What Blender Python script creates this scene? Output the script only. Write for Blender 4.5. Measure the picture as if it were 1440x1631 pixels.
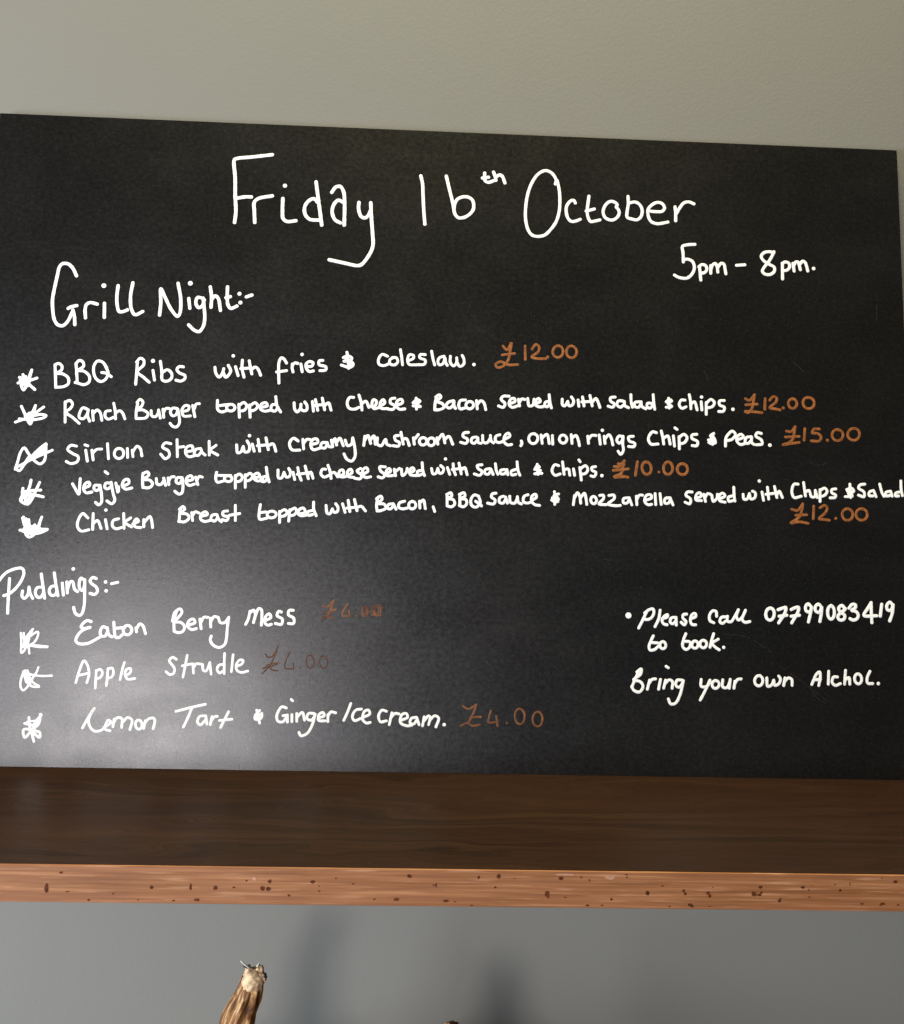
import bpy, bmesh, math, random
from mathutils import Vector, Matrix, noise
random.seed(7)
for o in list(bpy.data.objects):
    bpy.data.objects.remove(o)
scene = bpy.context.scene
COL = scene.collection

# ------------------------------------------------------------------ camera
PW, PH, F = 1440.0, 1631.0, 1555.0          # photograph size and focal length in its pixels
CAM = Vector((-0.0288, -0.8352, 0.2286))
yaw, pitch, roll = 0.0365, -0.0054, 0.0260
fwd = Vector((math.sin(yaw) * math.cos(pitch), math.cos(yaw) * math.cos(pitch), math.sin(pitch)))
rt0 = Vector((math.cos(yaw), -math.sin(yaw), 0.0))
up0 = rt0.cross(fwd)
RT = rt0 * math.cos(roll) + up0 * math.sin(roll)
UP = -rt0 * math.sin(roll) + up0 * math.cos(roll)
cd = bpy.data.cameras.new("camera")
cam = bpy.data.objects.new("camera", cd)
COL.objects.link(cam)
cd.sensor_fit = 'VERTICAL'
cd.sensor_height = 24.0
cd.lens = F / PH * 24.0
cd.clip_start = 0.02
cd.clip_end = 60
M = Matrix((RT, UP, -fwd)).transposed().to_4x4()
M.translation = CAM
cam.matrix_world = M
scene.camera = cam

# ------------------------------------------------------------------ light
w = bpy.data.worlds.new("World")
scene.world = w
w.use_nodes = True
w.node_tree.nodes["Background"].inputs[0].default_value = (1.0, 0.93, 0.84, 1)
w.node_tree.nodes["Background"].inputs[1].default_value = 0.05


def area(name, loc, target, sx, sy, power, color, spread=180):
    l = bpy.data.lights.new(name, 'AREA')
    l.shape = 'ELLIPSE' if name == 'window_light' else 'RECTANGLE'
    l.size, l.size_y = sx, sy
    l.energy = power
    l.color = color
    l.spread = math.radians(spread)
    o = bpy.data.objects.new(name, l)
    COL.objects.link(o)
    o.location = loc
    o.rotation_euler = (Vector(target) - Vector(loc)).to_track_quat('-Z', 'Y').to_euler()
    return o


area("window_light", (-1.10, -3.0, 0.12), (-0.3, 0, 0.1), 0.95, 0.95, 54, (1.0, 0.95, 0.97))
area("window_side_light", (-0.38, -3.1, -0.15), (-0.1, 0, 0.1), 0.12, 0.4, 2.0, (0.72, 0.84, 1.0))
area("left_fill_light", (-1.75, -1.0, -0.05), (-0.2, 0, 0.1), 0.8, 0.9, 44, (0.84, 0.96, 1.12))  # added fill for the wall's left-to-right falloff, no known window there
area("ceiling_light", (0.12, -0.23, 2.2), (0.0, 0.05, 0.2), 0.8, 0.4, 69, (1.0, 0.885, 0.47))
vs = scene.view_settings
vs.view_transform = 'Standard'
vs.look = 'None'
vs.exposure = 0.0
vs.gamma = 1.0

# ------------------------------------------------------------------ sizes (metres)
BW, BH = 0.84, 0.5847          # board
LEAN, TURN = 0.1368, 0.0037
THK = 0.006
SD, ST = 0.2208, 0.0234        # shelf reach in front of the board, thickness
WALL_Y = BH * math.sin(LEAN) + THK + 0.0012
BM = Matrix.Rotation(TURN, 4, 'Z') @ Matrix.Rotation(-LEAN, 4, 'X')
BMI = BM.inverted()


def ray(px, py):
    return fwd + RT * ((px - PW / 2) / F) - UP * ((py - PH / 2) / F)


def on_y(px, py, y):
    d = ray(px, py)
    return CAM + d * ((y - CAM.y) / d.y)


def on_board(px, py):
    """where a mark seen at px,py of the photo lies on the board, in the board's own x,z"""
    d = BMI.to_3x3() @ ray(px, py)
    c = BMI @ CAM
    p = c - d * (c.y / d.y)
    return p.x, p.z


# ------------------------------------------------------------------ object helpers
def link(name, me, mat=None, parent=None):
    o = bpy.data.objects.new(name, me)
    COL.objects.link(o)
    if mat:
        me.materials.append(mat)
    if parent:
        o.parent = parent
    return o


def mesh_from(name, verts, faces, smooth=False):
    me = bpy.data.meshes.new(name)
    me.from_pydata(verts, [], faces)
    me.update()
    if smooth:
        me.polygons.foreach_set('use_smooth', [True] * len(me.polygons))
    return me


def box(name, lo, hi, mat, parent=None, bevel=0.0, seg=2):
    bm = bmesh.new()
    bmesh.ops.create_cube(bm, size=1)
    for v in bm.verts:
        v.co = Vector([(lo[i] + hi[i]) / 2 + v.co[i] * (hi[i] - lo[i]) for i in range(3)])
    if bevel:
        bmesh.ops.bevel(bm, geom=list(bm.edges), offset=bevel, segments=seg, affect='EDGES', profile=0.5)
    me = bpy.data.meshes.new(name)
    bm.to_mesh(me)
    bm.free()
    return link(name, me, mat, parent)


def empty(name, loc, label, cat, group=None):
    o = bpy.data.objects.new(name, None)
    COL.objects.link(o)
    o.location = loc
    o.empty_display_size = 0.05
    o['label'] = label
    o['category'] = cat
    if group:
        o['group'] = group
    return o


# ------------------------------------------------------------------ materials
class NT:
    def __init__(s, name):
        s.m = bpy.data.materials.new(name)
        s.m.use_nodes = True
        s.t = s.m.node_tree
        s.b = s.t.nodes["Principled BSDF"]
        s.tc = s.t.nodes.new('ShaderNodeTexCoord')

    def n(s, typ, **kw):
        nd = s.t.nodes.new(typ)
        for k, v in kw.items():
            setattr(nd, k, v)
        return nd

    def l(s, a, b):
        s.t.links.new(a, b)

    def mapped(s, scale=(1, 1, 1), src='Object', loc=(0, 0, 0)):
        mp = s.n('ShaderNodeMapping')
        mp.inputs['Scale'].default_value = scale
        mp.inputs['Location'].default_value = loc
        s.l(s.tc.outputs[src], mp.inputs['Vector'])
        return mp.outputs[0]

    def noise(s, vec, scale, detail=4, rough=0.5, dist=0.0):
        nd = s.n('ShaderNodeTexNoise')
        nd.inputs['Scale'].default_value = scale
        nd.inputs['Detail'].default_value = detail
        nd.inputs['Roughness'].default_value = rough
        nd.inputs['Distortion'].default_value = dist
        s.l(vec, nd.inputs['Vector'])
        return nd.outputs['Fac']

    def ramp(s, fac, stops):
        r = s.n('ShaderNodeValToRGB')
        e = r.color_ramp.elements
        while len(e) > 1:
            e.remove(e[-1])
        e[0].position, e[0].color = stops[0][0], (*stops[0][1], 1)
        for p, c in stops[1:]:
            x = e.new(p)
            x.color = (*c, 1)
        s.l(fac, r.inputs[0])
        return r.outputs[0]

    def rng(s, fac, a, b, c=0.0, d=1.0):
        r = s.n('ShaderNodeMapRange')
        for i, v in enumerate((a, b, c, d)):
            r.inputs[i + 1].default_value = v
        s.l(fac, r.inputs[0])
        return r.outputs[0]

    def mix(s, fac, a, b, mode='MIX'):
        m = s.n('ShaderNodeMix', data_type='RGBA', blend_type=mode)
        if isinstance(fac, (int, float)):
            m.inputs[0].default_value = fac
        else:
            s.l(fac, m.inputs[0])
        for i, v in ((6, a), (7, b)):
            if isinstance(v, tuple):
                m.inputs[i].default_value = (*v, 1)
            else:
                s.l(v, m.inputs[i])
        return m.outputs[2]

    def bump(s, h, strength, dist, nrm=None):
        b = s.n('ShaderNodeBump')
        b.inputs['Strength'].default_value = strength
        b.inputs['Distance'].default_value = dist
        s.l(h, b.inputs['Height'])
        if nrm:
            s.l(nrm, b.inputs['Normal'])
        return b.outputs[0]

    def set(s, k, v):
        if isinstance(v, (int, float, tuple)):
            s.b.inputs[k].default_value = v if not (isinstance(v, tuple) and len(v) == 3) else (*v, 1)
        else:
            s.l(v, s.b.inputs[k])


def V3(c, k=1.0):
    return tuple(x * k for x in c)


def mat_wall():
    m = NT('wall_paint')
    v = m.mapped()
    big = m.noise(v, 3.0, 3)
    mid = m.noise(v, 40.0, 4, 0.6)
    c = m.mix(m.rng(big, .3, .7), (.210, .202, .176), (.221, .212, .184))
    c = m.mix(m.rng(mid, .35, .65, 0, .5), c, (.215, .211, .185))
    m.set('Base Color', c)
    m.set('Roughness', 0.62)
    m.set('Specular IOR Level', 0.3)
    peel = m.noise(v, 330.0, 2, 0.5)
    fine = m.noise(v, 1200.0, 2, 0.5)
    m.set('Normal', m.bump(fine, .12, .0003, m.bump(peel, .22, .0006)))
    return m.m


def mat_board():
    m = NT('black_board_coating')
    v = m.mapped()
    smear = m.noise(m.mapped((1.0, 1.0, 1.6)), 7.0, 5, 0.6, .6)
    tint = m.noise(m.mapped(loc=(3, 1, 7)), 4.0, 2)
    speck = m.noise(v, 620.0, 2, 0.6)
    cloth = m.noise(m.mapped((1.0, 1.0, 1.2)), 230.0, 3, 0.6)
    blotch = m.noise(m.mapped(loc=(2, 5, 1)), 22.0, 5, 0.65)
    base = m.mix(m.rng(tint, .35, .65), (.0036, .0038, .0042), (.0046, .0040, .0040))
    base = m.mix(m.rng(smear, .45, .8, 0, .3), base, (.010, .0098, .0098))
    base = m.mix(m.rng(speck, .60, .74, 0, .55), base, (.030, .029, .028))
    # single pale dust grains
    vo = m.n('ShaderNodeTexVoronoi', feature='F1')
    vo.inputs['Scale'].default_value = 26.0
    m.l(v, vo.inputs['Vector'])
    dust = m.rng(vo.outputs['Distance'], .0, .018, 1, 0)
    pick = m.rng(m.noise(m.mapped(loc=(9, 9, 9)), 13.0, 1), .56, .6, 0, .55)
    mul = m.n('ShaderNodeMath', operation='MULTIPLY')
    m.l(dust, mul.inputs[0])
    m.l(pick, mul.inputs[1])
    base = m.mix(mul.outputs[0], base, (.20, .18, .16))
    m.set('Base Color', base)
    r = m.rng(smear, .3, .75, .285, .345)
    ra = m.n('ShaderNodeMath', operation='ADD')
    m.l(r, ra.inputs[0])
    m.l(m.rng(cloth, .3, .7, -.03, .03), ra.inputs[1])
    rb = m.n('ShaderNodeMath', operation='ADD')
    m.l(ra.outputs[0], rb.inputs[0])
    m.l(m.rng(blotch, .3, .7, -.018, .018), rb.inputs[1])
    m.set('Roughness', rb.outputs[0])
    sp = m.n('ShaderNodeMath', operation='ADD')
    m.l(m.rng(cloth, .34, .66, .45, .60), sp.inputs[0])
    m.l(m.rng(speck, .34, .66, -.02, .12), sp.inputs[1])
    m.set('Specular IOR Level', sp.outputs[0])
    m.set('Normal', m.bump(speck, .16, .00014, m.bump(cloth, .08, .0003)))
    return m.m


def mat_marker(name, cols, rough=.55, patch=0.0, dark=(.05, .02, .01)):
    m = NT(name)
    v = m.mapped()
    a = m.noise(v, 260.0, 4, 0.6)
    b = m.noise(v, 60.0, 2, 0.5)
    c = m.mix(m.rng(a, .35, .68), cols[0], cols[1])
    if patch:
        c = m.mix(m.rng(b, .40, .64, 0, patch), c, dark)
        m.set('Roughness', m.rng(a, .3, .7, rough - .15, rough + .1))
    else:
        d = m.noise(m.mapped(loc=(5, 5, 5)), 190.0, 3, 0.6)
        c = m.mix(m.rng(d, .60, .74, 0, .55), c, (.47, .45, .45))
        m.set('Roughness', rough)
    m.set('Base Color', c)
    m.set('Specular IOR Level', 0.3)
    m.set('Normal', m.bump(a, .15, .0003))
    return m.m


def mat_shelf_top():
    m = NT('dark_walnut_laminate')
    warp = m.noise(m.mapped((1.1, 3.5, 1)), 2.2, 3, .55, .8)
    mp = m.n('ShaderNodeVectorMath', operation='MULTIPLY_ADD')
    m.l(warp, mp.inputs[0])
    mp.inputs[1].default_value = (0.0, .16, 0.0)
    m.l(m.tc.outputs['Object'], mp.inputs[2])
    mm = m.n('ShaderNodeMapping')
    mm.inputs['Scale'].default_value = (1.1, 38.0, 1.0)
    m.l(mp.outputs[0], mm.inputs['Vector'])
    g1 = m.noise(mm.outputs[0], 1.6, 6, .62, .35)
    m2 = m.n('ShaderNodeMapping')
    m2.inputs['Scale'].default_value = (3.0, 190.0, 1.0)
    m.l(mp.outputs[0], m2.inputs['Vector'])
    g2 = m.noise(m2.outputs[0], 3.0, 4, .6)
    big = m.noise(m.mapped((1.5, 5, 1), loc=(4, 2, 0)), 2.0, 3)
    c = m.ramp(g1, [(.32, (.0075, .0028, .0018)), (.43, (.0165, .0062, .0036)), (.53, (.027, .0108, .0060)), (.66, (.043, .0200, .0118))])
    c = m.mix(m.rng(g2, .38, .66, 0, .75), c, (.014, .0055, .0032))
    c = m.mix(m.rng(big, .4, .7, 0, .5), c, (.031, .0118, .0064), 'MIX')
    # pale dust grains
    vo = m.n('ShaderNodeTexVoronoi', feature='F1')
    vo.inputs['Scale'].default_value = 22.0
    m.l(m.tc.outputs['Object'], vo.inputs['Vector'])
    c = m.mix(m.rng(vo.outputs['Distance'], .0, .016, .6, 0), c, (.22, .18, .14))
    m.set('Base Color', c)
    m.set('Roughness', m.rng(g2, .3, .7, .36, .5))
    m.set('Specular IOR Level', 0.25)
    m.set('Normal', m.bump(g2, .12, .0005))
    return m.m


def mat_shelf_edge():
    m = NT('salmon_wood_edge_band')
    g1 = m.noise(m.mapped((7.0, 1, 330.0)), 1.6, 5, .62, .15)
    g2 = m.noise(m.mapped((26.0, 1, 560.0), loc=(3, 0, 1)), 1.0, 3, .5)
    g3 = m.noise(m.mapped((3.0, 1, 90.0), loc=(8, 0, 4)), 1.5, 3, .5)
    c = m.ramp(g1, [(.28, (.205, .074, .025)), (.45, (.285, .110, .038)), (.58, (.365, .150, .056)), (.75, (.49, .225, .098))])
    c = m.mix(m.rng(g2, .56, .72, 0, .55), c, (.62, .33, .18))
    c = m.mix(m.rng(g2, .30, .44, .45, 0), c, (.20, .075, .036))
    c = m.mix(m.rng(g3, .4, .7, 0, .35), c, (.30, .115, .05))
    m.set('Base Color', c)
    m.set('Roughness', .5)
    m.set('Specular IOR Level', 0.35)
    m.set('Normal', m.bump(g2, .15, .0004))
    return m.m


def mat_plain(name, col, rough=.6, var=.25, scale=60, streak=None, spec=.4):
    m = NT(name)
    v = m.mapped(streak or (1, 1, 1))
    a = m.noise(v, scale, 4, .6)
    m.set('Base Color', m.mix(m.rng(a, .3, .7), V3(col, 1 - var), V3(col, 1 + var)))
    m.set('Roughness', rough)
    m.set('Specular IOR Level', spec)
    m.set('Normal', m.bump(a, .2, .001))
    return m.m


def mat_stem():
    m = NT('dry_brown_stem')
    v = m.mapped((1, 1, 1), 'UV')
    g = m.noise(m.mapped((1, .12, 1), 'UV'), 34.0, 4, .6, .1)
    h = m.noise(m.mapped((1, .5, 1), 'UV', (3, 3, 0)), 12.0, 3, .5)
    c = m.ramp(g, [(.33, (.035, .013, .004)), (.43, (.18, .068, .018)), (.52, (.36, .17, .055)), (.61, (.70, .47, .22))])
    c = m.mix(m.rng(h, .45, .7, 0, .4), c, (.16, .06, .022))
    m.set('Base Color', c)
    m.set('Roughness', .5)
    m.set('Specular IOR Level', .25)
    m.set('Normal', m.bump(g, .5, .0012))
    return m.m


M_WALL = mat_wall()
M_BOARD = mat_board()
M_WHITE = mat_marker('white_paint_pen', ((.84, .84, .84), (.90, .90, .90)))
M_ORANGE = mat_marker('orange_paint_pen', ((.19, .060, .014), (.36, .128, .037)), .5, .35, (.13, .045, .018))
M_FADED = mat_marker('rubbed_orange_paint_pen', ((.13, .045, .016), (.24, .085, .028)), .5, .85, (.035, .016, .010))
M_DULL = mat_marker('dull_orange_paint_pen', ((.13, .046, .016), (.25, .09, .03)), .5, .5, (.06, .024, .012))
M_THIN = mat_marker('thin_brown_paint_pen', ((.045, .016, .008), (.12, .043, .016)), .6, .35, (.035, .015, .009))
M_EDGE = mat_plain('black_board_edge', (.010, .009, .008), .6)
M_TOP = mat_shelf_top()
M_BAND = mat_shelf_edge()
M_SPECK = mat_plain('dark_brown_speck', (.095, .026, .007), .6, .4, 300, None, .12)
M_SCR = mat_plain('pale_scratch', (.024, .023, .022), .6, .3, 300)

# ------------------------------------------------------------------ the setting
wall = box('wall', (-2.6, WALL_Y, -1.3), (2.6, WALL_Y + .12, 2.4), M_WALL)
wall['kind'] = 'structure'

# ------------------------------------------------------------------ the shelf
shelf = empty('wooden_shelf', (0, 0, 0), 'long dark walnut shelf with a speckled salmon-brown front edge, holding up the black menu board', 'shelf')
box('shelf_board', (-1.15, -SD + .0008, -ST), (1.15, WALL_Y - .0006, 0), M_TOP, shelf)
box('front_edge', (-1.15, -SD - .0006, -ST - .0002), (1.15, -SD + .0006, -.00015), M_BAND, shelf, .0003, 1)
SPK = [
    (0, [(390, 118, 12, 7), (295, 222, 14, 28), (965, 213, 12, 11), (1215, 210, 9, 20), (1372, 215, 15, 14), (1255, 293, 18, 9), (565, 293, 9, 7), (720, 253, 6, 5), (880, 293, 5, 4), (1105, 297, 11, 5), (430, 240, 12, 4)]),
    (360, [(278, 175, 13, 11), (232, 218, 17, 15), (270, 222, 17, 12), (553, 178, 14, 11), (400, 265, 9, 7), (1170, 142, 14, 12), (1085, 290, 19, 11), (1400, 300, 17, 9), (1338, 200, 5, 14), (1325, 200, 12, 4), (593, 237, 8, 5), (593, 205, 4, 4), (810, 190, 10, 4), (50, 213, 8, 6), (130, 170, 7, 6), (700, 155, 6, 5), (945, 288, 9, 4)]),
    (720, [(170, 150, 8, 11), (297, 143, 13, 14), (275, 213, 8, 6), (693, 155, 16, 10), (823, 150, 6, 7), (875, 168, 5, 9), (605, 252, 15, 18), (612, 275, 8, 10), (1015, 290, 9, 8), (1245, 250, 12, 15), (862, 328, 14, 6), (125, 328, 10, 4), (1110, 132, 9, 4), (1114, 150, 5, 6), (955, 328, 8, 5), (398, 157, 7, 3), (1340, 205, 12, 4), (1385, 335, 9, 4), (720, 277, 10, 3), (20, 305, 8, 4)]),
    (1080, [(36, 235, 9, 9), (46, 255, 9, 10), (190, 250, 12, 11), (202, 268, 9, 11), (525, 212, 15, 10), (482, 256, 19, 14), (515, 262, 14, 9), (530, 248, 8, 8), (793, 213, 13, 9), (833, 230, 5, 5), (645, 300, 11, 9), (652, 285, 9, 4), (78, 325, 15, 10), (90, 335, 10, 7), (1033, 232, 10, 9), (1385, 177, 13, 10), (1303, 318, 16, 8), (1290, 326, 8, 5), (1172, 318, 12, 5), (835, 275, 8, 4), (1000, 195, 6, 4), (1402, 325, 8, 6), (222, 213, 6, 4), (1095, 190, 3, 12), (200, 335, 7, 3), (1300, 155, 6, 4), (850, 203, 4, 3)]),
]
vv, ff = [], []
for x0, lst in SPK:
    for cx, cy, rx, ry in lst:
        n = 12
        b0 = len(vv)
        q = on_y(x0 + cx * .25, 1360 + cy * .25, -SD - .0006)
        ph = random.random() * 9
        px = .25 * (q - CAM).dot(fwd) / F
        vv.append((q.x, -SD - .00075, q.z))
        for i in range(n):
            a = 2 * math.pi * i / n
            k = 1 + .45 * noise.noise(Vector((math.cos(a) * 1.3, math.sin(a) * 1.3, ph + cx)))
            z = q.z + math.sin(a) * ry * k * px
            vv.append((q.x + math.cos(a) * rx * k * px, -SD - .00072, max(-ST + .0002, min(-.0005, z))))
        for i in range(n):
            ff.append((b0, b0 + 1 + i, b0 + 1 + (i + 1) % n))
sp = link('speckles', mesh_from('speckles', vv, ff), M_SPECK, shelf)
sp['kind'] = 'stuff'
M_CHIP = mat_plain('pale_chip', (.48, .25, .15), .6, .2, 300)
vv, ff = [], []
for cx, cy, rx, ry in ((360 + 45, 1399.5, 3, 3), (720 + 252, 1397.5, 8, 3.2), (720 + 180, 1393, 16, 1.6)):
    b0 = len(vv)
    q = on_y(cx, cy, -SD - .0006)
    px = (q - CAM).dot(fwd) / F
    vv.append((q.x, -SD - .00075, q.z))
    for i in range(14):
        a = 2 * math.pi * i / 14
        k = 1 + .4 * noise.noise(Vector((math.cos(a) * 1.5, math.sin(a) * 1.5, cx)))
        vv.append((q.x + math.cos(a) * rx * k * px, -SD - .00072, q.z + math.sin(a) * ry * k * px))
    for i in range(14):
        ff.append((b0, b0 + 1 + i, b0 + 1 + (i + 1) % 14))
ch = link('pale_chips', mesh_from('pale_chips', vv, ff), M_CHIP, shelf)
ch['kind'] = 'stuff'

# ------------------------------------------------------------------ the board
board = empty('menu_board', (0, 0, 0), 'large black menu board with white handwriting and orange prices, leaning on the wall', 'menu board')
board.rotation_euler = BM.to_euler()
box('panel', (-BW / 2, 0, 0), (BW / 2, THK, BH), M_BOARD, board, .00018, 1)


# handwriting: each stroke is a low rounded bead of paint lying on the board
def catmull(P):
    if len(P) < 3:
        return P
    Q = [(2 * P[0][0] - P[1][0], 2 * P[0][1] - P[1][1])] + P + [(2 * P[-1][0] - P[-2][0], 2 * P[-1][1] - P[-2][1])]
    out = []
    for i in range(1, len(Q) - 2):
        p0, p1, p2, p3 = Q[i - 1:i + 3]
        t0 = 0.0
        t1 = t0 + max(1e-3, math.dist(p0, p1)) ** .5
        t2 = t1 + max(1e-3, math.dist(p1, p2)) ** .5
        t3 = t2 + max(1e-3, math.dist(p2, p3)) ** .5
        n = max(2, int(math.dist(p1, p2) / 1.6))
        for k in range(n):
            t = t1 + (t2 - t1) * k / n
            r = []
            for c in (0, 1):
                A1 = (t1 - t) / (t1 - t0) * p0[c] + (t - t0) / (t1 - t0) * p1[c]
                A2 = (t2 - t) / (t2 - t1) * p1[c] + (t - t1) / (t2 - t1) * p2[c]
                A3 = (t3 - t) / (t3 - t2) * p2[c] + (t - t2) / (t3 - t2) * p3[c]
                B1 = (t2 - t) / (t2 - t0) * A1 + (t - t0) / (t2 - t0) * A2
                B2 = (t3 - t) / (t3 - t1) * A2 + (t - t1) / (t3 - t1) * A3
                r.append((t2 - t) / (t2 - t1) * B1 + (t - t1) / (t2 - t1) * B2)
            out.append(tuple(r))
    out.append(P[-1])
    return out


PROF = ((-1, 0.02), (-.78, .62), (-.3, .96), (.3, .96), (.78, .62), (1, 0.02))


def dome(vs_, fs, c, r, h, z0):
    b = len(vs_)
    N = 12
    vs_.append((c[0], -z0 - h, c[1]))
    for rr, hh in ((.55, .86), (.85, .5), (1, 0.02)):
        for i in range(N):
            a = 2 * math.pi * i / N
            vs_.append((c[0] + math.cos(a) * r * rr, -z0 - h * hh, c[1] + math.sin(a) * r * rr))
    for i in range(N):
        fs.append((b, b + 1 + (i + 1) % N, b + 1 + i))
        for k in (0, 1):
            a0, a1 = b + 1 + k * N + i, b + 1 + k * N + (i + 1) % N
            fs.append((a0, a1, a1 + N, a0 + N))


def stroke(vs_, fs, pts, wpx, seed):
    """pts in photo pixels, wpx = width in photo pixels"""
    z0 = .00003 + .00005 * random.random()
    P = catmull(pts)
    Q = [on_board(*p) for p in P]
    x, y = pts[0]
    a, b = on_board(x, y), on_board(x + 10, y)
    m = math.dist(a, b) / 10
    R = wpx * m / 2 * .96
    H = .00013
    if len(Q) == 1:
        dome(vs_, fs, Q[0], R, H, z0)
        return
    base = len(vs_)
    s = 0.0
    n = len(Q)
    rad = []
    for i in range(n):
        j0, j1 = max(0, i - 1), min(n - 1, i + 1)
        tx, tz = Q[j1][0] - Q[j0][0], Q[j1][1] - Q[j0][1]
        L = math.hypot(tx, tz) or 1e-9
        nx, nz = -tz / L, tx / L
        if i:
            s += math.dist(Q[i], Q[i - 1])
        k = 1 + .13 * noise.noise(Vector((s * 260, seed, 0))) + .05 * noise.noise(Vector((s * 1400, seed, 5)))
        r = R * k
        rad.append(r)
        for u, h in PROF:
            e = 1 + .06 * noise.noise(Vector((s * 1500, seed + 31 * u, 2)))
            vs_.append((Q[i][0] + nx * r * u * e, -z0 - H * h, Q[i][1] + nz * r * u * e))
    K = len(PROF)
    for i in range(n - 1):
        for k in range(K - 1):
            p = base + i * K + k
            fs.append((p, p + K, p + K + 1, p + 1))
    dome(vs_, fs, Q[0], rad[0] * 1.02, H, z0)
    dome(vs_, fs, Q[-1], rad[-1] * 1.02, H, z0)
    for i in range(2, n - 2):
        ax, az = Q[i][0] - Q[i - 2][0], Q[i][1] - Q[i - 2][1]
        bx, bz = Q[i + 2][0] - Q[i][0], Q[i + 2][1] - Q[i][1]
        la, lb = math.hypot(ax, az), math.hypot(bx, bz)
        if la * lb > 0 and (ax * bx + az * bz) / (la * lb) < .55:
            dome(vs_, fs, Q[i], rad[i] * .98, H * .99, z0)


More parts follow.
